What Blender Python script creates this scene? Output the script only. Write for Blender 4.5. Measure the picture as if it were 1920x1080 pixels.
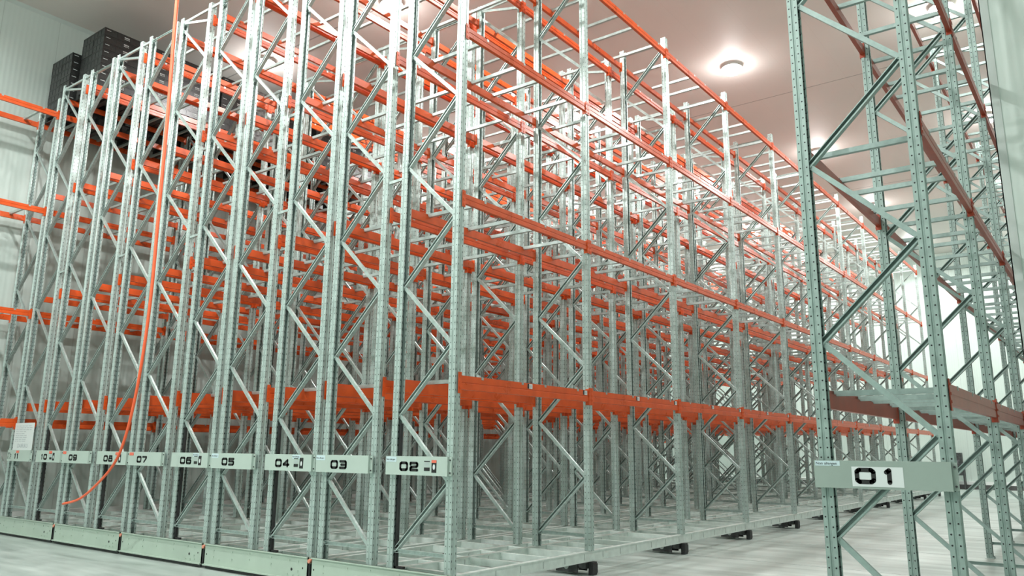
import bpy, math, random
from mathutils import Matrix, Vector
random.seed(7)
for o in list(bpy.data.objects):
    bpy.data.objects.remove(o, do_unlink=True)
S = bpy.context.scene
COL = S.collection

# ------------------------------------------------------------------ camera
H = 1.617
F_PX, CX, CY = 1485.0, 964.92, 520.24
Mw = ((0.799, -0.121, -0.588), (0.601, 0.174, 0.780), (0.008, -0.977, 0.212))
rx = Vector((Mw[0][0], Mw[1][0], Mw[2][0])).normalized()
fw = Vector((Mw[0][2], Mw[1][2], Mw[2][2])).normalized()
rx = (rx - fw * rx.dot(fw)).normalized()
up = rx.cross(fw)
cam_d = bpy.data.cameras.new('camera')
cam = bpy.data.objects.new('camera', cam_d)
COL.objects.link(cam)
cam.matrix_world = Matrix(((rx.x, up.x, -fw.x, 0), (rx.y, up.y, -fw.y, 0), (rx.z, up.z, -fw.z, H), (0, 0, 0, 1)))
cam_d.sensor_width = 36.0
cam_d.lens = F_PX * 36.0 / 1920.0
cam_d.shift_x = -(CX - 960) / 1920
cam_d.shift_y = (CY - 540) / 1920
cam_d.clip_start = 0.05
cam_d.clip_end = 200
S.camera = cam

# ------------------------------------------------------------------ world, exposure, lamp strength
w = bpy.data.worlds.new('world')
S.world = w
w.use_nodes = True
w.node_tree.nodes['Background'].inputs[0].default_value = (0.8, 0.85, 0.85, 1)
w.node_tree.nodes['Background'].inputs[1].default_value = 0.2
S.view_settings.view_transform = 'Standard'
S.view_settings.look = 'None'
S.view_settings.exposure = 0.12
S.view_settings.gamma = 1.0
S.view_settings.use_curve_mapping = False
LAMP_W = 620.0
LAMP_GLOW = 30.0
LAMP_COL = (1.0, 0.985, 0.97)

# ------------------------------------------------------------------ materials
def new_mat(name):
    m = bpy.data.materials.new(name)
    m.use_nodes = True
    nt = m.node_tree
    return m, nt, nt.nodes['Principled BSDF']

def link(nt, a, b):
    nt.links.new(a, b)

def mnode(nt, op, a=None, b=None, c=None):
    n = nt.nodes.new('ShaderNodeMath')
    n.operation = op
    for i, v in enumerate((a, b, c)):
        if v is None:
            continue
        if isinstance(v, (int, float)):
            n.inputs[i].default_value = v
        else:
            nt.links.new(v, n.inputs[i])
    return n.outputs[0]

def mat(name, col, rough=0.5, metal=0.0, var=0.0, scale=8.0, bump=0.0, emit=None, estr=0.0, spec=0.5, stretch=None, rvar=0.0):
    m, nt, bs = new_mat(name)
    bs.inputs['Base Color'].default_value = (*col, 1)
    bs.inputs['Roughness'].default_value = rough
    bs.inputs['Metallic'].default_value = metal
    bs.inputs['Specular IOR Level'].default_value = spec
    if emit:
        bs.inputs['Emission Color'].default_value = (*emit, 1)
        bs.inputs['Emission Strength'].default_value = estr
    if var or bump or rvar:
        tc = nt.nodes.new('ShaderNodeTexCoord')
        mp = nt.nodes.new('ShaderNodeMapping')
        if stretch:
            mp.inputs['Scale'].default_value = stretch
        link(nt, tc.outputs['Object'], mp.inputs[0])
        no = nt.nodes.new('ShaderNodeTexNoise')
        no.inputs['Scale'].default_value = scale
        no.inputs['Detail'].default_value = 5
        link(nt, mp.outputs[0], no.inputs['Vector'])
        if var:
            r = nt.nodes.new('ShaderNodeValToRGB')
            r.color_ramp.elements[0].position = 0.3
            r.color_ramp.elements[1].position = 0.7
            r.color_ramp.elements[0].color = (*[c * (1 - var) for c in col], 1)
            r.color_ramp.elements[1].color = (*[min(1, c * (1 + var)) for c in col], 1)
            link(nt, no.outputs[0], r.inputs[0])
            link(nt, r.outputs[0], bs.inputs['Base Color'])
        if rvar:
            rr = mnode(nt, 'MULTIPLY_ADD', no.outputs[0], rvar * 2, rough - rvar)
            link(nt, rr, bs.inputs['Roughness'])
        if bump:
            b = nt.nodes.new('ShaderNodeBump')
            b.inputs['Strength'].default_value = bump
            b.inputs['Distance'].default_value = 0.01
            link(nt, no.outputs[0], b.inputs['Height'])
            link(nt, b.outputs[0], bs.inputs['Normal'])
    return m

def upright_mat(name, col, rough, metal, hole_col=(0.012, 0.016, 0.016)):
    """galvanised sheet with the regular columns of punched holes"""
    m, nt, bs = new_mat(name)
    bs.inputs['Roughness'].default_value = rough
    bs.inputs['Metallic'].default_value = metal
    tc = nt.nodes.new('ShaderNodeTexCoord')
    sp = nt.nodes.new('ShaderNodeSeparateXYZ')
    link(nt, tc.outputs['Object'], sp.inputs[0])
    sn = nt.nodes.new('ShaderNodeSeparateXYZ')
    link(nt, tc.outputs['Normal'], sn.inputs[0])
    dz = mnode(nt, 'PINGPONG', sp.outputs[2], 0.0375)
    t1 = mnode(nt, 'ABSOLUTE', mnode(nt, 'SUBTRACT', sp.outputs[0], 0.018))
    t2 = mnode(nt, 'ABSOLUTE', mnode(nt, 'SUBTRACT', sp.outputs[0], 0.071))
    tf = mnode(nt, 'MINIMUM', t1, t2)
    df = mnode(nt, 'SQRT', mnode(nt, 'ADD', mnode(nt, 'MULTIPLY', dz, dz), mnode(nt, 'MULTIPLY', tf, tf)))
    holef = mnode(nt, 'LESS_THAN', df, 0.0065)
    isf = mnode(nt, 'GREATER_THAN', mnode(nt, 'ABSOLUTE', sn.outputs[1]), 0.8)
    tw = mnode(nt, 'ABSOLUTE', mnode(nt, 'SUBTRACT', mnode(nt, 'ABSOLUTE', sp.outputs[1]), 0.033))
    dz2 = mnode(nt, 'MULTIPLY', mnode(nt, 'PINGPONG', sp.outputs[2], 0.0375), 0.42)
    dw = mnode(nt, 'SQRT', mnode(nt, 'ADD', mnode(nt, 'MULTIPLY', dz2, dz2), mnode(nt, 'MULTIPLY', tw, tw)))
    holew = mnode(nt, 'LESS_THAN', dw, 0.0055)
    isw = mnode(nt, 'GREATER_THAN', mnode(nt, 'ABSOLUTE', sn.outputs[0]), 0.8)
    hole = mnode(nt, 'MINIMUM', mnode(nt, 'ADD', mnode(nt, 'MULTIPLY', holef, isf), mnode(nt, 'MULTIPLY', holew, isw)), 1.0)
    no = nt.nodes.new('ShaderNodeTexNoise')
    no.inputs['Scale'].default_value = 14
    no.inputs['Detail'].default_value = 6
    link(nt, tc.outputs['Object'], no.inputs['Vector'])
    r = nt.nodes.new('ShaderNodeValToRGB')
    r.color_ramp.elements[0].position = 0.3
    r.color_ramp.elements[1].position = 0.7
    r.color_ramp.elements[0].color = (*[c * 0.86 for c in col], 1)
    r.color_ramp.elements[1].color = (*[min(1, c * 1.1) for c in col], 1)
    link(nt, no.outputs[0], r.inputs[0])
    mx = nt.nodes.new('ShaderNodeMix')
    mx.data_type = 'RGBA'
    link(nt, hole, mx.inputs[0])
    link(nt, r.outputs[0], mx.inputs[6])
    mx.inputs[7].default_value = (*hole_col, 1)
    link(nt, mx.outputs[2], bs.inputs['Base Color'])
    rr = mnode(nt, 'MULTIPLY_ADD', no.outputs[0], 0.3, rough - 0.15)
    link(nt, rr, bs.inputs['Roughness'])
    return m

def panel_mat(name, col, axis, rib=0.1, rough=0.45, seam=1.15):
    """insulated sandwich panel: fine vertical ribs and a joint every panel width"""
    m, nt, bs = new_mat(name)
    bs.inputs['Roughness'].default_value = rough
    tc = nt.nodes.new('ShaderNodeTexCoord')
    sp = nt.nodes.new('ShaderNodeSeparateXYZ')
    link(nt, tc.outputs['Object'], sp.inputs[0])
    a = sp.outputs[axis]
    ribs = mnode(nt, 'SINE', mnode(nt, 'MULTIPLY', a, 2 * math.pi / rib))
    joint = mnode(nt, 'LESS_THAN', mnode(nt, 'PINGPONG', a, seam / 2), 0.006)
    no = nt.nodes.new('ShaderNodeTexNoise')
    no.inputs['Scale'].default_value = 0.7
    no.inputs['Detail'].default_value = 4
    link(nt, tc.outputs['Object'], no.inputs['Vector'])
    v = mnode(nt, 'MULTIPLY_ADD', no.outputs[0], 0.12, 0.94)
    v = mnode(nt, 'SUBTRACT', v, mnode(nt, 'MULTIPLY', joint, 0.22))
    v = mnode(nt, 'ADD', v, mnode(nt, 'MULTIPLY', ribs, 0.012))
    mx = nt.nodes.new('ShaderNodeVectorMath')
    mx.operation = 'SCALE'
    mx.inputs[0].default_value = col
    link(nt, v, mx.inputs['Scale'])
    link(nt, mx.outputs[0], bs.inputs['Base Color'])
    b = nt.nodes.new('ShaderNodeBump')
    b.inputs['Strength'].default_value = 0.25
    b.inputs['Distance'].default_value = 0.004
    link(nt, ribs, b.inputs['Height'])
    link(nt, b.outputs[0], bs.inputs['Normal'])
    return m

def floor_mat():
    m, nt, bs = new_mat('polished_concrete')
    tc = nt.nodes.new('ShaderNodeTexCoord')
    n1 = nt.nodes.new('ShaderNodeTexNoise')
    n1.inputs['Scale'].default_value = 0.55
    n1.inputs['Detail'].default_value = 6
    n1.inputs['Roughness'].default_value = 0.6
    link(nt, tc.outputs['Object'], n1.inputs['Vector'])
    mp = nt.nodes.new('ShaderNodeMapping')
    mp.inputs['Scale'].default_value = (0.35, 2.2, 1)
    mp.inputs['Rotation'].default_value = (0, 0, 0.35)
    link(nt, tc.outputs['Object'], mp.inputs[0])
    n2 = nt.nodes.new('ShaderNodeTexNoise')  # stretched noise: blurry dark streaks for the racks' shadows on the floor
    n2.inputs['Scale'].default_value = 1.6
    n2.inputs['Detail'].default_value = 4
    link(nt, mp.outputs[0], n2.inputs['Vector'])
    s = mnode(nt, 'ADD', mnode(nt, 'MULTIPLY', n1.outputs[0], 0.5), mnode(nt, 'MULTIPLY', n2.outputs[0], 0.5))
    r = nt.nodes.new('ShaderNodeValToRGB')
    r.color_ramp.elements[0].position = 0.36
    r.color_ramp.elements[1].position = 0.64
    r.color_ramp.elements[0].color = (0.25, 0.31, 0.285, 1)
    r.color_ramp.elements[1].color = (0.52, 0.60, 0.56, 1)
    link(nt, s, r.inputs[0])
    sp = nt.nodes.new('ShaderNodeSeparateXYZ')
    link(nt, tc.outputs['Object'], sp.inputs[0])
    jx = mnode(nt, 'LESS_THAN', mnode(nt, 'PINGPONG', mnode(nt, 'ADD', sp.outputs[0], 1.2), 3.0), 0.008)
    jy = mnode(nt, 'LESS_THAN', mnode(nt, 'PINGPONG', mnode(nt, 'ADD', sp.outputs[1], 1.6), 6.0), 0.006)
    j = mnode(nt, 'MULTIPLY', mnode(nt, 'MAXIMUM', jx, jy), 0.45)
    mx = nt.nodes.new('ShaderNodeMix')
    mx.data_type = 'RGBA'
    link(nt, j, mx.inputs[0])
    link(nt, r.outputs[0], mx.inputs[6])
    mx.inputs[7].default_value = (0.17, 0.2, 0.19, 1)
    link(nt, mx.outputs[2], bs.inputs['Base Color'])
    rr = mnode(nt, 'MULTIPLY_ADD', n1.outputs[0], 0.35, 0.18)
    link(nt, rr, bs.inputs['Roughness'])
    return m

def ceiling_mat():
    m, nt, bs = new_mat('ceiling_panel')
    bs.inputs['Roughness'].default_value = 0.55
    tc = nt.nodes.new('ShaderNodeTexCoord')
    sp = nt.nodes.new('ShaderNodeSeparateXYZ')
    link(nt, tc.outputs['Object'], sp.inputs[0])
    jy = mnode(nt, 'LESS_THAN', mnode(nt, 'PINGPONG', mnode(nt, 'SUBTRACT', sp.outputs[1], 20.4), 4.77), 0.018)
    jx = mnode(nt, 'LESS_THAN', mnode(nt, 'PINGPONG', sp.outputs[0], 0.575), 0.004)
    no = nt.nodes.new('ShaderNodeTexNoise')
    no.inputs['Scale'].default_value = 0.35
    no.inputs['Detail'].default_value = 4
    link(nt, tc.outputs['Object'], no.inputs['Vector'])
    v = mnode(nt, 'MULTIPLY_ADD', no.outputs[0], 0.16, 0.92)
    v = mnode(nt, 'SUBTRACT', v, mnode(nt, 'MULTIPLY', jy, 0.45))
    v = mnode(nt, 'SUBTRACT', v, mnode(nt, 'MULTIPLY', jx, 0.06))
    mx = nt.nodes.new('ShaderNodeVectorMath')
    mx.operation = 'SCALE'
    mx.inputs[0].default_value = (0.69, 0.635, 0.60)
    link(nt, v, mx.inputs['Scale'])
    link(nt, mx.outputs[0], bs.inputs['Base Color'])
    return m

M = {
    'galv': mat('galvanised_steel', (0.46, 0.545, 0.52), 0.34, 0.6, 0.16, 22, rvar=0.12),
    'bar': mat('galvanised_bar', (0.46, 0.53, 0.51), 0.34, 0.6, 0.12, 18, rvar=0.1),
    'up': upright_mat('galvanised_upright', (0.46, 0.555, 0.525), 0.38, 0.5, (0.09, 0.11, 0.105)),
    'up01': upright_mat('shaded_galvanised_upright', (0.28, 0.37, 0.34), 0.46, 0.35),  # upright steel again, with the shade on this rack in its colour
    'galv01': mat('shaded_galvanised_steel', (0.28, 0.37, 0.345), 0.42, 0.35, 0.1, 22),  # galvanised steel darkened in colour for the shaded rack
    'base': mat('pale_green_base_paint', (0.40, 0.50, 0.42), 0.42, 0.0, 0.05, 3),
    'basebeam': mat('base_galvanised_channel', (0.66, 0.75, 0.71), 0.4, 0.25, 0.1, 10),
    'orange': mat('orange_beam_enamel', (0.64, 0.088, 0.015), 0.3, 0.0, 0.12, 6, rvar=0.08),
    'orange01': mat('shaded_orange_beam_enamel', (0.33, 0.05, 0.022), 0.35, 0.0, 0.12, 6),  # same orange enamel, shade worked into the colour
    'sign': mat('sign_sheet', (0.42, 0.52, 0.465), 0.5, 0.0, 0.04, 3),
    'sign01': mat('sign_sheet_shaded', (0.27, 0.345, 0.305), 0.5, 0.0, 0.04, 3),  # sign sheet colour lowered for the plate standing in shade
    'black': mat('black_ink', (0.008, 0.009, 0.009), 0.5),
    'rubber': mat('black_rubber', (0.02, 0.022, 0.022), 0.6, 0, 0.3, 10),
    'darkmetal': mat('dark_gear_housing', (0.07, 0.075, 0.075), 0.5, 0.5, 0.5, 12),
    'white': mat('white_paper', (0.62, 0.68, 0.67), 0.55),
    'bluepaper': mat('pale_blue_sticker', (0.52, 0.66, 0.69), 0.5),
    'redpaper': mat('red_sticker', (0.75, 0.16, 0.10), 0.5),
    'greyink': mat('grey_print', (0.38, 0.43, 0.45), 0.6),
    'cord': mat('orange_cord_sheath', (0.85, 0.13, 0.045), 0.4),
    'crate': mat('black_crate_plastic', (0.022, 0.024, 0.023), 0.3, 0, 0.3, 20),
    'crate2': mat('grey_wrapped_crate_plastic', (0.20, 0.21, 0.21), 0.22, 0, 0.5, 9),
    'wood': mat('dark_pallet_plastic', (0.03, 0.032, 0.03), 0.5, 0, 0.25, 6),
    'housing': mat('lamp_housing', (0.85, 0.86, 0.85), 0.5, 0.0),
    'lens': mat('lamp_lens', (1, 1, 1), 0.3, emit=LAMP_COL, estr=LAMP_GLOW),
    'smalllens': mat('small_lamp_lens', (1, 1, 1), 0.3, emit=(1, 1, 1), estr=9),
    'kerb': mat('white_kerb', (0.8, 0.84, 0.82), 0.5, 0, 0.05, 2),
    'kerb_low': mat('dark_kerb_band', (0.10, 0.10, 0.10), 0.6, 0, 0.3, 2),
    'rail': mat('rail_steel', (0.42, 0.48, 0.455), 0.4, 0.1, 0.1, 4),
    'trim': mat('panel_trim', (0.46, 0.53, 0.50), 0.5, 0, 0.04, 3),
    'floor': floor_mat(),
    'ceiling': ceiling_mat(),
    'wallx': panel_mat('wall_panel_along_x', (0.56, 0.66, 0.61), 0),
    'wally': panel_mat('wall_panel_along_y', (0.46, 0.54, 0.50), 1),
}

# ------------------------------------------------------------------ mesh building
class MB:
    def __init__(s):
        s.v = []
        s.f = []
        s.mi = []
        s.m = 0
    def add(s, vs, fs):
        b = len(s.v)
        s.v += [tuple(v) for v in vs]
        for f in fs:
            s.f.append(tuple(b + i for i in f))
            s.mi.append(s.m)
        return s
    def box(s, x0, x1, y0, y1, z0, z1):
        vs = [(x0, y0, z0), (x1, y0, z0), (x1, y1, z0), (x0, y1, z0), (x0, y0, z1), (x1, y0, z1), (x1, y1, z1), (x0, y1, z1)]
        return s.add(vs, [(0, 3, 2, 1), (4, 5, 6, 7), (0, 1, 5, 4), (1, 2, 6, 5), (2, 3, 7, 6), (3, 0, 4, 7)])
    def prism(s, poly, a0, a1, axis):
        """polygon in the two other axes, extruded along axis (0 x, 1 y, 2 z)"""
        def P(p, a):
            if axis == 0:
                return (a, p[0], p[1])
            if axis == 1:
                return (p[0], a, p[1])
            return (p[0], p[1], a)
        n = len(poly)
        vs = [P(p, a0) for p in poly] + [P(p, a1) for p in poly]
        fs = [(i, (i + 1) % n, n + (i + 1) % n, n + i) for i in range(n)]
        fs += [tuple(range(n - 1, -1, -1)), tuple(range(n, 2 * n))]
        return s.add(vs, fs)
    def cyl(s, c, r, a0, a1, axis, n=16, r2=None):
        r2 = r if r2 is None else r2
        def P(t, a, rr):
            u, w_ = math.cos(t) * rr, math.sin(t) * rr
            if axis == 0:
                return (a, c[0] + u, c[1] + w_)
            if axis == 1:
                return (c[0] + u, a, c[1] + w_)
            return (c[0] + u, c[1] + w_, a)
        vs = [P(2 * math.pi * i / n, a0, r) for i in range(n)] + [P(2 * math.pi * i / n, a1, r2) for i in range(n)]
        fs = [(i, (i + 1) % n, n + (i + 1) % n, n + i) for i in range(n)]
        fs += [tuple(range(n - 1, -1, -1)), tuple(range(n, 2 * n))]
        return s.add(vs, fs)
    def append(s, me, mtx):
        """append the geometry of a mesh, transformed"""
        b = len(s.v)
        s.v += [tuple(mtx @ v.co) for v in me.vertices]
        for p in me.polygons:
            s.f.append(tuple(b + i for i in p.vertices))
            s.mi.append(0)
        return s
    def mesh(s, name, mats, fix=True, smooth=False):
        me = bpy.data.meshes.new(name)
        me.from_pydata(s.v, [], s.f)
        if not isinstance(mats, (list, tuple)):
            mats = [mats]
        for m in mats:
            me.materials.append(m)
        me.polygons.foreach_set('material_index', s.mi)
        if smooth:
            me.polygons.foreach_set('use_smooth', [True] * len(s.f))
        me.update()
        if fix:
            import bmesh
            bm = bmesh.new()
            bm.from_mesh(me)
            bmesh.ops.recalc_face_normals(bm, faces=bm.faces)
            bm.to_mesh(me)
            bm.free()
        return me

def put(name, me, parent=None, loc=(0, 0, 0), rz=0.0, rot=None):
    o = bpy.data.objects.new(name, me)
    COL.objects.link(o)
    o.parent = parent
    o.location = loc
    o.rotation_euler = rot if rot else (0, 0, rz)
    return o

def thing(name, label, cat, loc=(0, 0, 0), group=None, rz=0.0):
    o = bpy.data.objects.new(name, None)
    o.empty_display_size = 0.2
    COL.objects.link(o)
    o.location = loc
    o.rotation_euler = (0, 0, rz)
    o['label'] = label
    o['category'] = cat
    if group:
        o['group'] = group
    return o

def struct(name, me, loc=(0, 0, 0)):
    o = put(name, me, None, loc)
    o['kind'] = 'structure'
    return o

# ------------------------------------------------------------------ the room
XW, YF, ZC = -18.29, 42.6, 11.155      # left wall, far wall, ceiling
XC, YC = -0.80, 11.1                   # corner of the wall on the right
XR, YN = 7.5, -9.0
struct('floor', MB().box(XW - .3, XR + .3, YN - .3, YF + .3, -0.3, 0).mesh('floor', M['floor']))
struct('ceiling', MB().box(XW - .3, XR + .3, YN - .3, YF + .3, ZC, ZC + .3).mesh('ceiling', M['ceiling']))
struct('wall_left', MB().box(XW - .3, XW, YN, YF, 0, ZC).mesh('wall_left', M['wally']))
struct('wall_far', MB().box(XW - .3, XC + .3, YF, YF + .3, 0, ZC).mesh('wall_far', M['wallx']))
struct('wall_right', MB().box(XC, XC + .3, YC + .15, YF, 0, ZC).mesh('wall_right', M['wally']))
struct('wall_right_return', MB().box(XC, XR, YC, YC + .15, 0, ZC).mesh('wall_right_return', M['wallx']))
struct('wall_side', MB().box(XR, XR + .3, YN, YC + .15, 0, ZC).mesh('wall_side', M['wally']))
struct('wall_near', MB().box(XW, XR, YN - .3, YN, 0, ZC).mesh('wall_near', M['wallx']))
tb = MB().box(XC - .012, XC + .09, YC - .012, YC, 0, ZC).box(XC - .012, XC, YC - .012, YC + .09, 0, ZC)
struct('trim_1', tb.mesh('corner_trim', M['trim']))
tb = MB().prism([(XW, ZC), (XW + .07, ZC), (XW, ZC - .07)], YN, YF, 1)
struct('trim_2', tb.mesh('ceiling_cove', M['trim']))
kb = MB().box(XW, XC, YF - .16, YF, 0, .2)  # lower band of the far kerb in a dark colour
kb.m = 1
kb.box(XW, XC, YF - .19, YF, .2, .34)
struct('baseboard_far', kb.mesh('kerb_far', [M['kerb_low'], M['kerb']]))
struct('baseboard_left', MB().box(XW, XW + .14, YN, YF - .2, 0, .3).mesh('kerb_left', M['kerb']))

# floor rails the mobile bases run on
PITCH, Y0 = 2.8, 6.67                  # centre line of the first row of frames
NB = 10
for k in range(NB + 1):
    yy = Y0 + k * PITCH
    rb = MB().box(-16.95, -2.3, yy - .035, yy + .035, 0, .004)
    o = put('floor_rail', rb.mesh('floor_rail', M['rail']))
    o['kind'] = 'structure'

# ------------------------------------------------------------------ lamps on the ceiling
hb = MB().cyl((0, 0), .16, -.06, 0, 2, 24).cyl((0, 0), .255, -.09, -.06, 2, 24, .17)
lamp_body = hb.mesh('lamp_housing', M['housing'])
lb = MB()
lv, lf = [], []
NR, NS = 5, 24
for i in range(NR):
    a = i / (NR - 1) * math.pi / 2
    for j in range(NS):
        t = 2 * math.pi * j / NS
        lv.append((.25 * math.cos(a) * math.cos(t) if i < NR - 1 else .01 * math.cos(t), .25 * math.cos(a) * math.sin(t) if i < NR - 1 else .01 * math.sin(t), -.09 - .17 * math.sin(a)))
for i in range(NR - 1):
    for j in range(NS):
        lf.append((i * NS + j, i * NS + (j + 1) % NS, (i + 1) * NS + (j + 1) % NS, (i + 1) * NS + j))
lf.append(tuple((NR - 1) * NS + j for j in range(NS)))
lf.append(tuple(range(NS - 1, -1, -1)))
lb.add(lv, lf)
lamp_lens = lb.mesh('lamp_lens', M['lens'], smooth=True)
light_data = bpy.data.lights.new('lamp_light', 'SPOT')
light_data.spot_size = math.radians(168)
light_data.spot_blend = 0.35
light_data.energy = LAMP_W
light_data.color = LAMP_COL
light_data.shadow_soft_size = 0.14
glow_data = bpy.data.lights.new('lamp_side_light', 'POINT')     # the lens throws a little light sideways and up
glow_data.energy = 30.0
glow_data.color = LAMP_COL
glow_data.shadow_soft_size = 0.2
glow_low = glow_data.copy()
glow_low.energy = 4.0
front_data = light_data.copy()                                   # front rows turned up to brighten the rack ends against the interior
front_data.energy = LAMP_W * 2.0
dim_data = light_data.copy()                                     # turned down to keep rack 01 and the left side darker
dim_data.energy = LAMP_W * .35
def lamp_lights(t):
    x_, y_ = t.location.x, t.location.y
    main = dim_data if (x_ < -14 and y_ < 12) or (x_ > -4 and y_ < 5) else light_data if y_ > 5 else front_data
    for d_, z_ in ((main, -.36), (glow_low if x_ < -14 and y_ < 5 else glow_data, -.5)):
        l = bpy.data.objects.new('lamp_light', d_)
        COL.objects.link(l)
        l.parent = t
        l.location = (0, 0, z_)
XS = [-16.1, -11.6, -6.75, -2.0]
YS = [-3.5, 3.7, 10.85, 18.0, 25.2, 32.3, 39.4]
xn = {0: 'above racks 10 and 11', 1: 'above racks 06 and 07', 2: 'by the open aisle', 3: 'above rack 01'}
yn = ['behind the viewer', 'just outside the front ends', 'nearest row', 'second row', 'third row', 'fourth row', 'farthest row by the end wall']
for i, x in enumerate(XS):
    for j, y in enumerate(YS):
        lab = 'round white ceiling lamp %s, %s' % (xn[i], yn[j])
        t = thing('ceiling_lamp', lab, 'lamp', (x, y, ZC), 'round lamps on the ceiling')
        put('housing', lamp_body, t)
        put('lens', lamp_lens, t)
        lamp_lights(t)
for x, y in ((3.5, 3.7), (3.5, -3.5)):
    t = thing('ceiling_lamp', 'round white ceiling lamp over the near open floor on the right, %s' % ('ahead' if y > 0 else 'behind the viewer'), 'lamp', (x, y, ZC), 'round lamps on the ceiling')
    put('housing', lamp_body, t)
    put('lens', lamp_lens, t)
    lamp_lights(t)

# ------------------------------------------------------------------ rack pieces
D = 0.95                                # depth of a frame
def upright_mesh(name, h, m, foot=False):
    half = [(.088, -.028), (.09, -.05), (.056, -.05), (.050, -.042), (.040, -.042), (.034, -.05), (.002, -.05), (0, -.048), (0, -.016), (.007, -.011)]
    path = half + [(x, -y) for x, y in reversed(half)]
    n = len(path)
    t = .0035
    inner = []
    for i, (x, y) in enumerate(path):
        a = path[max(0, i - 1)]
        b = path[min(n - 1, i + 1)]
        dx, dy = b[0] - a[0], b[1] - a[1]
        L = math.hypot(dx, dy)
        inner.append((x - dy / L * t * -1 * -1, y + dx / L * t))
    # keep the thickness on the inside of the section
    cx = .045
    ring = path + [(cx + (x - cx) * .93, y * .92) for x, y in reversed(path)]
    b = MB()
    b.prism(ring, 0, h, 2)
    if foot:
        b.m = 1
        b.box(-.02, .11, -.07, .07, 0, .008)
        b.cyl((.1, .055), .01, .008, .03, 2, 8)
        b.cyl((.1, -.055), .01, .008, .03, 2, 8)
    return b.mesh(name, [m, M['galv']])

MOB_Z, MOB_TOP, FIX_TOP = 0.305, 9.03, 8.79
UP = {
    'mob': upright_mesh('upright_mobile', MOB_TOP - MOB_Z, M['up']),
    'fix': upright_mesh('upright_fixed', FIX_TOP, M['up'], True),
    'fix01': upright_mesh('upright_fixed_shaded', FIX_TOP, M['up01'], True),
}
NXI = .085                              # node inset from the outer face
def channel(name, L, ang, m, openfront, sec=(.042, .032), bolt=True):
    """C channel from the origin, length L, tilted by ang in the x-z plane"""
    hh, dd = sec[0] / 2, sec[1] / 2
    th = .004
    b = MB()
    if openfront == 'lipped':
        # lipped channel, deep, its opening to the front
        poly = [(-dd, -hh), (dd, -hh), (dd, hh), (-dd, hh), (-dd, hh - .008), (-dd + .002, hh - .008), (-dd + .002, hh - .002), (dd - .002, hh - .002), (dd - .002, -hh + .002), (-dd + .002, -hh + .002), (-dd + .002, -hh + .013), (-dd, -hh + .013)]
        bolt = False
    elif openfront:
        poly = [(-dd, -hh), (dd, -hh), (dd, hh), (-dd, hh), (-dd, hh - th), (dd - th, hh - th), (dd - th, -hh + th), (-dd, -hh + th)]
    else:
        poly = [(dd, -hh), (-dd, -hh), (-dd, hh), (dd, hh), (dd, hh - th), (-dd + th, hh - th), (-dd + th, -hh + th), (dd, -hh + th)]
    b.prism(poly, .0, L, 0)
    if bolt:
        for x in (.012, L - .012):
            b.cyl((x, 0), .011, -dd - .008, dd + .004, 1, 8)
    rot = Matrix.Rotation(-ang, 4, 'Y')
    b.v = [tuple(rot @ Vector(v)) for v in b.v]
    return b.mesh(name, m)

DXN = D - 2 * NXI
UPA, DNA = math.atan2(.76, DXN), -math.atan2(.74, DXN)
BR = {}
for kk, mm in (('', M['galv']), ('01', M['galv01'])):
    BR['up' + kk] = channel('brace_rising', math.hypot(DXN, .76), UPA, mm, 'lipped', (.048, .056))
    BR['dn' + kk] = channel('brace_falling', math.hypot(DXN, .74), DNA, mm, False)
    BR['h' + kk] = channel('strut', DXN, 0, mm, True)
    BR['ht' + kk] = channel('top_strut_falling', math.hypot(DXN, .2), -math.atan2(.2, DXN), mm, False)
BR['tie'] = channel('row_tie_top', D + .24 - .02, 0, M['galv'], False)
BR['spacer'] = channel('row_spacer', .34, .05, M['galv'], False, (.035, .03))

def beam_mesh(name, m, h, plate_h, L=PITCH - .1):
    """stepped box beam along y; x = 0 is its outer face, top at z = 0, inside towards -x"""
    b = MB()
    poly = [(0, -h), (0, 0), (-.022, 0), (-.022, -.03), (-.046, -.03), (-.046, -h)]
    # shallow groove on the outer face
    g = h * .52
    poly = [(0, -h), (0, -g - .009), (-.005, -g - .004), (-.005, -g + .004), (0, -g + .009), (0, 0), (-.022, 0), (-.022, -.03), (-.046, -.03), (-.046, -h)]
    b.prism(poly, .05, .05 + L, 1)
    for y, s in ((.05, -1), (.05 + L, 1)):
        y0, y1 = (y - .048, y + .004) if s < 0 else (y - .004, y + .048)
        b.box(.001, .009, y0, y1, -plate_h + .035, .035)
        b.box(-.05, .001, y - .003, y + .003, -plate_h + .035, .02)
        for q in (0.0, -.07, -.13):
            if q > -plate_h + .06:
                yy = (y0 + y1) / 2
                b.box(.009, .014, yy - .012, yy + .012, q - .016, q + .006)
    return b.mesh(name, m)

BEAM = {
    'low': beam_mesh('beam_low', M['orange'], .155, .235),
    'std': beam_mesh('beam_standard', M['orange'], .115, .2),
    'low01': beam_mesh('beam_low_shaded', M['orange01'], .155, .235),
    'std01': beam_mesh('beam_standard_shaded', M['orange01'], .125, .2),
}
# depth bar lying between the two beams, hooked over both
def depth_bar(name, m):
    L = D
    b = MB()
    b.prism([(-.022, -.045), (.022, -.045), (.022, 0), (.018, 0), (.018, -.041), (-.018, -.041), (-.018, 0), (-.022, 0)], .03, L - .03, 0)
    b.box(.03, L - .03, -.02, .02, -.005, -.001)
    for x0, x1 in ((-.006, .034), (L - .034, L + .006)):
        b.box(x0, x1, -.02, .02, .0, .004)
    b.box(-.006, -.002, -.02, .02, -.03, .004)
    b.box(L + .002, L + .006, -.02, .02, -.03, .004)
    return b.mesh(name, m)
BAR = {'': depth_bar('depth_bar', M['bar']), '01': depth_bar('depth_bar_shaded', M['galv01'])}
BAR_Y = (.43, 1.21, 1.70, 2.47)

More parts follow.
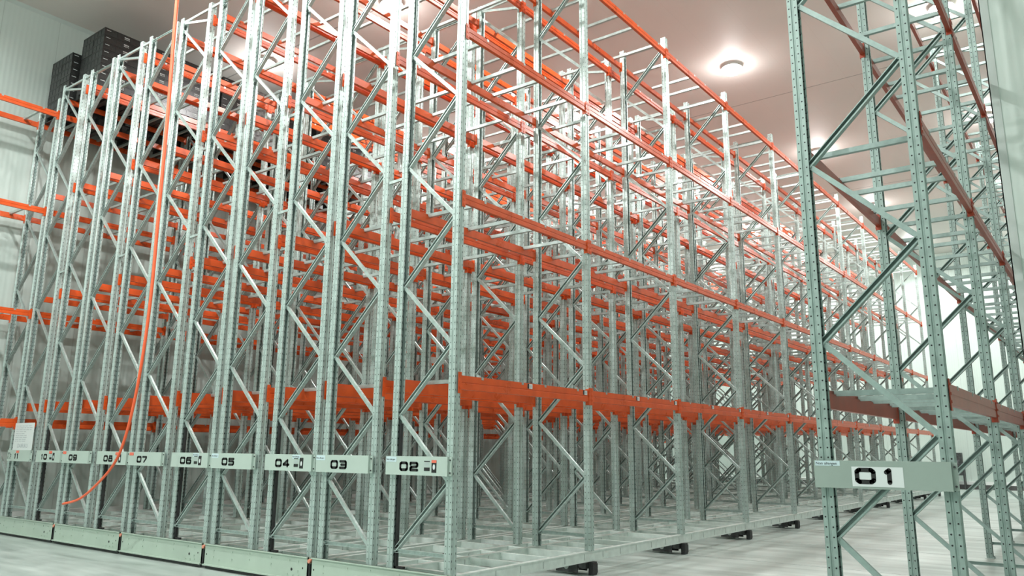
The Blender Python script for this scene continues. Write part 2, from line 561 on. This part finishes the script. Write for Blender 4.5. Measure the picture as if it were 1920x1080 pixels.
# ---- digits drawn as thick strokes
GL = {
    '0': [[(.14, 0), (.86, 0), (1, .14), (1, .86), (.86, 1), (.14, 1), (0, .86), (0, .14), (.14, 0)]],
    '1': [[(.3, .84), (.62, 1), (.62, 0)]],
    '2': [[(0, .8), (.0, 1), (.88, 1), (1, .88), (1, .62), (.88, .5), (.14, .42), (0, .3), (0, 0), (1, 0)]],
    '3': [[(0, 1), (.88, 1), (1, .88), (1, .12), (.88, 0), (0, 0)], [(.2, .5), (1, .5)]],
    '4': [[(.75, 0), (.75, 1), (0, .32), (0, .26), (1, .26)]],
    '5': [[(1, 1), (0, 1), (0, .56), (.88, .56), (1, .44), (1, .12), (.88, 0), (0, 0)]],
    '6': [[(.95, 1), (.14, 1), (0, .86), (0, .12), (.12, 0), (.88, 0), (1, .12), (1, .46), (.88, .57), (0, .57)]],
    '7': [[(0, 1), (1, 1), (1, .8), (.42, 0)]],
    '8': [[(.12, .53), (.12, 1), (.88, 1), (.88, .53), (.12, .53), (0, .45), (0, .1), (.12, 0), (.88, 0), (1, .1), (1, .45), (.88, .53)]],
    '9': [[(.05, 0), (.86, 0), (1, .14), (1, .88), (.88, 1), (.12, 1), (0, .88), (0, .54), (.12, .43), (1, .43)]],
}
def number_mesh(txt, wd, ht, gap, sw):
    b = MB()
    x = 0
    for ch in txt:
        narrow = .62 if ch == '1' else 1.0
        for line in GL[ch]:
            pts = [(x + sw / 2 + p[0] * (wd * narrow - sw), sw / 2 + p[1] * (ht - sw)) for p in line]
            for a, c in zip(pts, pts[1:]):
                dx, dz = c[0] - a[0], c[1] - a[1]
                L = math.hypot(dx, dz)
                nx, nz = -dz / L * sw / 2, dx / L * sw / 2
                q = [(a[0] + nx, a[1] + nz), (a[0] - nx, a[1] - nz), (c[0] - nx, c[1] - nz), (c[0] + nx, c[1] + nz)]
                b.prism(q, -.001, 0, 1)
            for a in pts:
                b.cyl(a, sw / 2, -.001, 0, 1, 12)
        x += wd * narrow + gap
    return b, x - gap

def text_mesh(txt, size, m, align='LEFT'):
    cu = bpy.data.curves.new('lettering', 'FONT')
    cu.body = txt
    cu.size = size
    cu.extrude = .0004
    cu.align_x = align
    cu.resolution_u = 2
    tmp = bpy.data.objects.new('tmp_text', cu)
    me = bpy.data.meshes.new_from_object(tmp)
    bpy.data.objects.remove(tmp)
    bpy.data.curves.remove(cu)
    me.materials.clear()
    me.materials.append(m)
    return me
TXT_NA = text_mesh('Non allergen', .026, M['black'])
TXT_NA1 = text_mesh('Non allergen', .0305, M['black'])
TXT_AL = text_mesh('Allergen', .026, M['black'])
TXT_BIG = text_mesh('DAIFUKU', .105, M['greyink'], 'CENTER')

def sheet(name, wd, ht, m, parent, x, y, z, label=None):
    o = put(name, MB().box(0, wd, -.0012, 0, 0, ht).mesh(name, m), parent, (x, y, z))
    if label:
        o['label'] = label
    return o

def sign_plate(parent, num, x, y, z, wd, ht, shaded=False):
    m = M['sign01'] if shaded else M['sign']
    b = MB()
    b.box(x, x + wd - .0, y, y + .055, z, z + ht)
    b.box(x + wd, x + wd + .035, y + .03, y + .04, z + .004, z + ht - .004)
    b.m = 1
    for zz in (z + .035, z + ht - .035):
        b.cyl((x + wd + .018, zz), .008, y + .02, y + .03, 1, 8)
    s = put('number_plate', b.mesh('number_plate', [m, M['darkmetal']]), parent)
    s['label'] = 'grey-green number plate reading %s' % num
    yf = y - .0005
    even = int(num) % 2 == 0 and not shaded
    nh = .12 if shaded else .105
    nb, nw = number_mesh(num, .135 if int(num) != 1 else .15, nh, .022 if int(num) != 1 else .04, .03 if int(num) != 1 else .033)
    cxn = {1: .46, 2: .39, 3: .45, 4: .39, 5: .43, 6: .41, 7: .42, 8: .40, 9: .42, 10: .34, 11: .42}[int(num)]
    x0 = x + wd * cxn - nw / 2
    z0 = z + ht * .46 - nh / 2
    if shaded:
        sheet('number_backing', .36, .145, M['white'], s, x0 - .02, yf, z0 - .018)
        yf2 = yf - .0012
    else:
        yf2 = yf
    me = nb.mesh('number_' + 'figures', M['black'], fix=True)
    put('number', me, s, (x0, yf2, z0))
    n = int(num)
    if n == 1:
        sheet('sticker', .185, .036, M['bluepaper'], s, x + .01, yf, z + ht - .04, 'pale blue sticker with small black print')
        put('lettering', TXT_NA1, s, (x + .014, yf - .0018, z + ht - .032), rot=(math.pi / 2, 0, 0))
    elif n <= 6 and n != 4 and n != 6:
        sheet('sticker', .165, .058, M['bluepaper'], s, x + .005, yf, z + ht - .064, 'pale blue sticker with small black print')
        put('lettering', TXT_NA, s, (x + .012, yf - .0018, z + ht - .045), rot=(math.pi / 2, 0, 0))
    elif n in (4, 6):
        sheet('sticker', .155, .05, M['bluepaper'], s, x + wd * .60, yf, z + ht - .056, 'pale blue sticker with small black print')
        put('lettering', TXT_NA, s, (x + wd * .60 + .003, yf - .0018, z + ht - .036), rot=(math.pi / 2, 0, 0))
    else:
        xs = x + wd * (.0 if n in (7, 9) else .62 if n in (8,) else .52 if n == 10 else .38)
        sheet('sticker', .12, .045, M['redpaper'], s, xs + .02, yf - .0015, z + ht - .055, 'small red sticker')
    if even:
        xa = x + wd * (.64 if n != 10 else .58)
        if n == 10:
            xa += .0
        wv = .085
        # text panel with a dark lower half, and a black tag holder with a white oval
        p = sheet('notice', wv, .108, M['sign'], s, xa, yf - .0002, z + .052)
        sheet('notice_print', wv, .036, M['black'], p, 0, -.0013, 0)
        sheet('notice_print', wv, .01, M['black'], p, 0, -.0013, .095)
        for q in range(3):
            sheet('notice_print', wv * .8, .005, M['greyink'], p, .006, -.0013, .05 + q * .014)
        tg = sheet('tag_holder', .072, .13, M['black'], s, xa + .11, yf - .0002, z + .034, 'black tag with white oval')
        ov = MB().cyl((0, 0), 1, -.001, 0, 1, 20)
        ov.v = [(v[0] * .017, v[1], v[2] * .029) for v in ov.v]
        put('tag_oval', ov.mesh('tag_oval', M['white']), tg, (.036, -.0013, .06))
        if n == 2:
            sheet('tag_header', .072, .03, M['redpaper'], tg, 0, -.0013, .104)
    if n == 11:
        for q, (dx, dz, ww, hh2) in enumerate(((.02, .14, .1, .012), (.05, .1, .012, .05), (.02, .08, .04, .012), (.1, .12, .07, .012), (.11, .085, .06, .012), (.02, .045, .03, .02), (.08, .05, .08, .01))):
            sheet('mark', ww, hh2, M['black'], s, x + dx, yf - .0002, z + dz)
    return s

CAMV = Vector((0, 0, H))
def rank(items, key, n=100):
    items = sorted(items, key=key)
    return items[:n], items[n:]

def scatter(root, name, items, n=100):
    """items: (mesh, world position, rz). nearest n as objects, the rest as one"""
    base = root.location
    near, far = rank(items, lambda it: (Vector(it[1]) - CAMV).length, n)
    out = []
    for me, p, rz in near:
        out.append((put(name, me, root, (p[0] - base[0], p[1] - base[1], p[2] - base[2]), rz), p))
    if far:
        b = MB()
        for me, p, rz in far:
            b.append(me, Matrix.Translation(Vector(p) - Vector(base)) @ Matrix.Rotation(rz, 4, 'Z'))
        me2 = b.mesh(name + '_rest', near[0][0].materials[0], fix=False)
        o = put(name, me2, root)
        o['kind'] = 'stuff'
    return out

def row_items(xl, z0, ztop, levels, kind, par, k0, k1, ups, brs, beams, bars, ykey=Y0, mob=False):
    """par 0: zigzag starts low on the left (even rows); par 1: mirrored (odd rows)"""
    umesh = UP[kind]
    sfx = '01' if kind == 'fix01' else ''
    off = 0.0 if mob else -.27
    for k in range(k0, k1 + 1):
        y = ykey + k * PITCH
        zb = z0 if mob else 0.0
        ups.append((umesh, (xl, y, zb), 0.0))
        ups.append((umesh, (xl + D, y, zb), math.pi))
        a = .5 + off
        topn = ztop - .08
        nodes = []
        z = a
        left = (par == 0)
        # horizontal strut at the foot
        brs.append((BR['h' + sfx], (xl + NXI, y - .012, a - (.0 if par == 0 else .0)), 0.0))
        while True:
            if left:
                zn = z + .76
                if zn > topn:
                    break
                brs.append((BR['up' + sfx], (xl + NXI, y + .002, z), 0.0))
            else:
                zn = z + .75
                if zn > topn:
                    break
                # falling brace: starts at the left node above
                brs.append((BR['dn' + sfx], (xl + NXI, y - .006, z + .74), 0.0))
            z = zn
            left = not left
        # top piece
        if left:
            brs.append((BR['ht' + sfx], (xl + NXI, y - .016, ztop - .1), 0.0))
        elif mob:
            brs.append((BR['h' + sfx], (xl + NXI, y - .016, ztop - .1), 0.0))
        else:
            brs.append((BR['ht' + sfx], (xl + NXI, y - .016, ztop - .1), 0.0))
    for k in range(k0, k1):
        y = ykey + k * PITCH
        for li, zt in enumerate(levels):
            bm_ = BEAM[('low' if li == 0 else 'std') + sfx]
            beams.append((bm_, (xl + D + .003, y, zt), 0.0))
            beams.append((bm_, (xl - .003, y + PITCH, zt), math.pi))
            for q in BAR_Y:
                bars.append((BAR[sfx], (xl, y + q, zt + .002), 0.0))

# beam label stickers
LBL = MB()
LBL.box(.0, .0014, .0, .105, -.058, 0)
LBL.m = 1
LBL.box(.0014, .002, .0, .034, -.058, 0)
LBL.m = 2
for i in range(3):
    LBL.box(.0014, .002, .045 + i * .016, .054 + i * .016, -.045, -.014)
SHELF_LABEL = LBL.mesh('shelf_label', [M['white'], M['black'], M['greyink']])

# base pieces
def base_rail(L):
    b = MB()
    w2 = .03
    b.box(-w2, w2, 0, L, .175, .305)
    b.box(-w2 - .006, -w2, 0, L, .29, .305)
    b.box(w2, w2 + .006, 0, L, .29, .305)
    b.box(w2, w2 + .004, 0, L, .175, .19)
    # dark joint marks along the channel
    b.m = 1
    y = .35
    while y < L:
        b.box(w2 + .0005, w2 + .003, y, y + .012, .2, .28)
        y += .47
    return b.mesh('base_rail', [M['basebeam'], M['rail']])
BASE_L = NB * PITCH + .16
BASE_RAIL = base_rail(BASE_L)
def wheel_unit():
    b = MB()
    b.box(-.62, -.04, -.11, .11, .085, .16)
    b.box(-.5, -.16, -.13, -.11, .03, .16)
    b.box(-.5, -.16, .11, .13, .03, .16)
    b.m = 1
    b.cyl((-.33, .1), .1, -.045, .045, 1, 20)
    b.cyl((-.33, .1), .035, -.14, .14, 1, 12)
    b.m = 2
    b.box(-.035, .038, -.05, .05, .0065, .172)
    b.box(.038, .043, -.06, .06, .03, .15)
    return b.mesh('wheel_unit', [M['darkmetal'], M['rail'], M['rubber']])
WHEEL = wheel_unit()
BOLT = MB()
for dz in (0,):
    BOLT.cyl((0, 0), .011, -.008, 0, 1, 8, .007)
BOLT_ME = BOLT.mesh('bolt', M['base'])

ROW_E0, ROW_O0, W = -6.757, -7.95, 2.248
MOB_LV = (2.42, 4.54, 6.68, 8.78)
FIX_LV = (2.12, 4.24, 6.36, 8.47)

pair_label = [
    'mobile rack on wheels with end plates numbered 02 and 03, beside the open aisle',
    'mobile rack on wheels with end plates numbered 04 and 05, second from the aisle',
    'mobile rack on wheels with end plates numbered 06 and 07, middle of the five',
    'mobile rack with end plates numbered 08 and 09, behind the hanging orange cord end',
    'mobile rack with end plates numbered 10 and 11 and a white notice sheet',
]
for j in range(5):
    xe, xo = ROW_E0 - W * j, ROW_O0 - W * j
    root = thing('mobile_rack', pair_label[j], 'rack', (xo, Y0 - .05, 0), 'mobile pallet racks standing side by side')
    bx, by = xo, Y0 - .05
    ups, brs, beams, bars = [], [], [], []
    row_items(xe, MOB_Z, MOB_TOP, MOB_LV, 'mob', 0, 0, NB, ups, brs, beams, bars, mob=True)
    row_items(xo, MOB_Z, MOB_TOP, MOB_LV, 'mob', 1, 0, NB, ups, brs, beams, bars, mob=True)
    scatter(root, 'upright', ups)
    scatter(root, 'brace', brs)
    bo = scatter(root, 'load_beam', beams)
    scatter(root, 'depth_bar', bars)
    if j == 0:
        for o, p in bo:
            if abs(p[0] - (xe + D + .003)) < .01 and abs(p[2] - MOB_LV[0]) < .01:
                for q in (1.31, 2.60):
                    put('shelf_label', SHELF_LABEL, o, (.0005, q, -.008))
    # ties between the two rows
    for k in range(NB + 1):
        put('row_tie', BR['tie'], root, (NXI - .06, k * PITCH + .03, MOB_TOP - .085))
        put('row_spacer', BR['spacer'], root, (D - .05, k * PITCH + .03, 4.88))
    # base
    for x in (xo + .045, xo + D - .045, xe + .045, xe + D - .045):
        put('base_rail', BASE_RAIL, root, (x - bx, -.03, 0))
    wd = xe + D - xo
    cmb = MB().box(.075, wd - .075, -.03, .03, .18, .298).mesh('base_cross_member', M['basebeam'])
    cmt = MB().box(.075, wd - .075, -.022, .022, .215, .298).mesh('base_cross_bar', M['basebeam'])
    for k in range(NB):
        y = .05 + k * PITCH
        put('base_cross_member', cmb, root, (0, y + .22, 0))
        for q in (.75, 1.33, 1.95):
            put('base_cross_bar', cmt, root, (0, y + q, 0))
        put('base_cross_member', cmb, root, (0, y + PITCH - .24, 0))
    for k in range(NB + 1):
        put('wheel_unit', WHEEL, root, (wd, .05 + k * PITCH + (.0 if k else .12), 0))
        put('wheel_unit', WHEEL, root, (0, .05 + k * PITCH + (.0 if k else .12), 0), math.pi)
    # end plate
    x0, x1 = -.02, wd + .018
    eb = MB()
    eb.box(x0, x1, -.06, -.045, .05, .325)
    eb.box(x0, x1, -.078, -.045, .312, .325)
    eb.box(x0, x1, -.085, -.045, .045, .062)
    eb.box(x0, x0 + .01, -.06, -.0, .05, .325)
    eb.box(x1 - .01, x1, -.06, -.0, .05, .325)
    eb.m = 1
    eb.box(x0 + .02, x1 - .02, -.05, -.03, .0065, .045)
    for xx, zz, r in ((x1 - .3, .16, .018), (x1 - .09, .19, .011), (x0 + .05, .19, .011)):
        eb.cyl((xx, zz), r, -.0615, -.06, 1, 12)
    ep = put('end_plate', eb.mesh('end_plate', [M['base'], M['rubber']]), root)
    for xx, zz in ((.2, .25), (.2, .17), (.33, .14), (.62, .26), (.62, .17), (1.0, .27), (1.0, .2), (1.45, .27), (1.45, .19), (wd - .33, .26), (wd - .16, .26), (wd - .16, .15), (wd - .36, .1), (wd - .25, .095), (wd - .15, .1)):
        put('bolt', BOLT_ME, ep, (xx, -.06, zz))
    # buffer with sensor in the gap at the right hand end
    if j > 0:
        sb = MB()
        sb.box(wd + .019, wd + .05, -.05, .03, .05, .24)
        put('buffer', sb.mesh('buffer', M['rubber']), root)
        cb = MB().cyl((wd + .034, .278), .024, -.062, -.02, 1, 16)
        so = put('sensor', cb.mesh('sensor', mat('sensor_reflector', (.72, .27, .18), .3)), root)
        so['label'] = 'round reddish sensor'
    # number plates
    e = 2 + 2 * j
    pe = sign_plate(root, '%02d' % e, xe - bx + .003, -.075, 1.328, .935, .205)
    po = sign_plate(root, '%02d' % (e + 1), xo - bx - .03, -.075, 1.328, .935, .205)
    # black strip for the shadow inside the left upright of the even row
    tk = MB().box(.0, .022, -.02, .02, .31, 1.9)
    tk.box(.0, .13, -.02, .02, .31, .335)
    put('interior_shade_strip', tk.mesh('interior_shade_strip', M['rubber']), root, (xe - bx + .093, .05, 0))
    if j == 4:
        ps = MB().box(0, .82, -.002, 0, 0, .5)
        p_o = put('notice_sheet', ps.mesh('notice_sheet', M['white']), root, (.12, -.06, 1.53))
        p_o['label'] = 'white printed notice sheet'
        put('notice_lettering', TXT_BIG, p_o, (.42, -.0035, .045), rot=(math.pi / 2, 0, 0))
        rr = random.Random(3)
        for q in range(9):
            z = .44 - q * .035
            x = .06
            while x < .72:
                ww = rr.uniform(.05, .16)
                if q > 2 and x > .45:
                    break
                sheet('print_line', min(ww, .74 - x), .010, M['greyink'], p_o, x, -.0022, z)
                x += ww + .03

def fixed_rack(name, label, xl, y_off, kind, par, k0, k1):
    root = thing(name, label, 'rack', (xl, Y0 + y_off - .05 + k0 * PITCH, 0))
    ups, brs, beams, bars = [], [], [], []
    row_items(xl, 0, FIX_TOP, FIX_LV, kind, par, k0, k1, ups, brs, beams, bars, ykey=Y0 + y_off)
    scatter(root, 'upright', ups)
    scatter(root, 'brace', brs)
    scatter(root, 'load_beam', beams)
    scatter(root, 'depth_bar', bars)
    return root
fixed_rack('fixed_rack', 'tall floor-standing rack against the left wall, its beams running out of the picture', -17.99, 0, 'fix', 0, -1, NB)
r01 = fixed_rack('fixed_rack', 'floor-standing rack on the right with end plate 01 and uprights toned for shade', -1.93, -.05, 'fix01', 1, 0, NB)
sign_plate(r01, '01', -.02, -.075, 1.348, .955, .205, shaded=True)

# ------------------------------------------------------------------ pallet loads on the top level
def crate_mesh(wx, wy, h, m):
    b = MB()
    b.box(.006, wx - .006, .006, wy - .006, .004, h - .012)
    b.box(0, wx, 0, wy, h - .028, h - .006)
    b.box(0, wx, 0, wy, 0, .014)
    n = 3
    for i in range(n + 1):
        y = .0 + (wy - .02) * i / n
        b.box(wx - .008, wx, y, y + .02, .01, h - .02)
        x = .0 + (wx - .02) * i / n
        b.box(x, x + .02, 0, .008, .01, h - .02)
    return b.mesh('crate', m)
CW, CD, CH = .465, .82, .162
CR = {'crate': crate_mesh(CW, CD, CH, M['crate']), 'crate2': crate_mesh(CW, CD, CH, M['crate2'])}
clb = MB()
for i in range(4):
    clb.box(0, .0015, .0 + i * .028, .022 + i * .028, .085, .108)
    clb.box(0, .0015, .004 + i * .03, .02 + i * .03, .052, .07)
CL = clb.mesh('crate_print', M['white'])
clb2 = MB().box(0, .001, 0, .09, .1, .112)
CL2 = clb2.mesh('crate_tag', M['white'])
pb = MB()
for i in range(3):
    pb.box(0, .94, .0 + i * .36, .1 + i * .36, .0, .02)
for i in range(3):
    for q in range(3):
        pb.box(.0 + q * .42, .1 + q * .42, i * .36, .1 + i * .36, .02, .11)
for i in range(5):
    pb.box(0, .94, i * .18, .1 + i * .18, .11, .132)
PAL = pb.mesh('pallet', M['wood'])
ordn = ['frontmost', 'second', 'third', 'fourth', 'fifth', 'sixth', 'seventh', 'eighth', 'ninth', 'tenth', 'eleventh', 'twelfth']
def load(row, n, x, y, z, layers, key):
    where = 'above end plate 11' if row == 11 else 'on the left wall rack'
    col = 'black' if key == 'crate' else 'grey film-wrapped'
    t = thing('pallet_load', 'pallet of %s stacked crates high %s, %s from the front' % (col, where, ordn[n]), 'crates', (x, y, z), 'crate stacks on the top level')
    put('pallet', PAL, t)
    for i in range(layers):
        for q in range(2):
            c = put('crate', CR[key], t, (q * (CW + .004) + .002 + random.uniform(-.003, .003), random.uniform(0, .008), .134 + i * CH))
            if q == 1:
                put('crate_print', CL, c, (CW + .0005, .42, 0))
                put('crate_tag', CL2, c, (CW + .0005, .04, 0))
x11 = ROW_O0 - W * 4
ys = []
for b_ in range(3):
    for q in range(3):
        ys.append((Y0 + b_ * PITCH, q))
for n, (y, q) in enumerate(ys):
    ly = [8, 8, 8, 8, 8, 8, 7, 8, 8][n]
    load(11, n, x11 + .004, y + (.22, 1.068, 1.914)[q], MOB_LV[3] + .008, ly, 'crate2' if n in (4,) else 'crate')
for n, (y, q) in enumerate(ys):
    load(12, n, -17.985, y + (.08, .95, 1.82)[q], FIX_LV[3] + .008, [8, 8, 8, 8, 7, 8, 8, 8, 8][n], 'crate')

# ------------------------------------------------------------------ hanging orange cord
pts = [(-11.14, ZC), (-11.11, 9.6), (-11.095, 8.515), (-11.046, 7.4), (-11.0, 6.515), (-10.96, 4.98), (-10.925, 3.92), (-10.955, 3.08), (-11.05, 2.33), (-11.212, 1.74), (-11.43, 1.386), (-11.823, 1.104), (-12.322, .861), (-12.834, .763)]
def catmull(P, n=6):
    out = []
    for i in range(len(P) - 1):
        p0, p1, p2, p3 = P[max(i - 1, 0)], P[i], P[i + 1], P[min(i + 2, len(P) - 1)]
        for k in range(n):
            t = k / n
            out.append(tuple(.5 * ((2 * p1[a]) + (-p0[a] + p2[a]) * t + (2 * p0[a] - 5 * p1[a] + 4 * p2[a] - p3[a]) * t * t + (-p0[a] + 3 * p1[a] - 3 * p2[a] + p3[a]) * t ** 3) for a in (0, 1)))
    out.append(P[-1])
    return out
cp = catmull(pts)
cbm = MB()
NSG = 10
vs, fs = [], []
for i, (x, z) in enumerate(cp):
    a = cp[max(0, i - 1)]
    b = cp[min(len(cp) - 1, i + 1)]
    dx, dz = b[0] - a[0], b[1] - a[1]
    L = math.hypot(dx, dz)
    nx, nz = -dz / L, dx / L
    u = i / (len(cp) - 1)
    r = .033 * (1 - u) ** 1.5 + .017 * (1 - (1 - u) ** 1.5)
    for q in range(NSG):
        t = 2 * math.pi * q / NSG
        vs.append((x + nx * r * math.cos(t), 5.8 + r * math.sin(t), z + nz * r * math.cos(t)))
for i in range(len(cp) - 1):
    for q in range(NSG):
        fs.append((i * NSG + q, i * NSG + (q + 1) % NSG, (i + 1) * NSG + (q + 1) % NSG, (i + 1) * NSG + q))
fs.append(tuple(range(NSG)))
fs.append(tuple((len(cp) - 1) * NSG + q for q in range(NSG)))
cbm.add(vs, fs)
co = put('hanging_cord', cbm.mesh('hanging_cord', M['cord'], smooth=True))
co['label'] = 'long orange cord hanging from the ceiling, its lower end curling left'
co['category'] = 'cord'

# ------------------------------------------------------------------ equipment by the far wall
t = thing('equipment_cabinet', 'small dark equipment unit with a bright white light, low by the far end wall', 'cabinet', (-6.32, YF - .75, 0))
cb = MB().box(0, .42, 0, .4, .62, 1.18)
cb.box(.05, .37, .02, .38, 1.18, 1.62)
cb.box(.0, .06, .0, .4, 0, .62)
cb.box(.36, .42, .0, .4, 0, .62)
put('body', cb.mesh('cabinet_body', M['darkmetal']), t)
put('light', MB().cyl((.08, 1.2), .07, -.05, 0, 1, 16).mesh('cabinet_light', M['smalllens']), t)
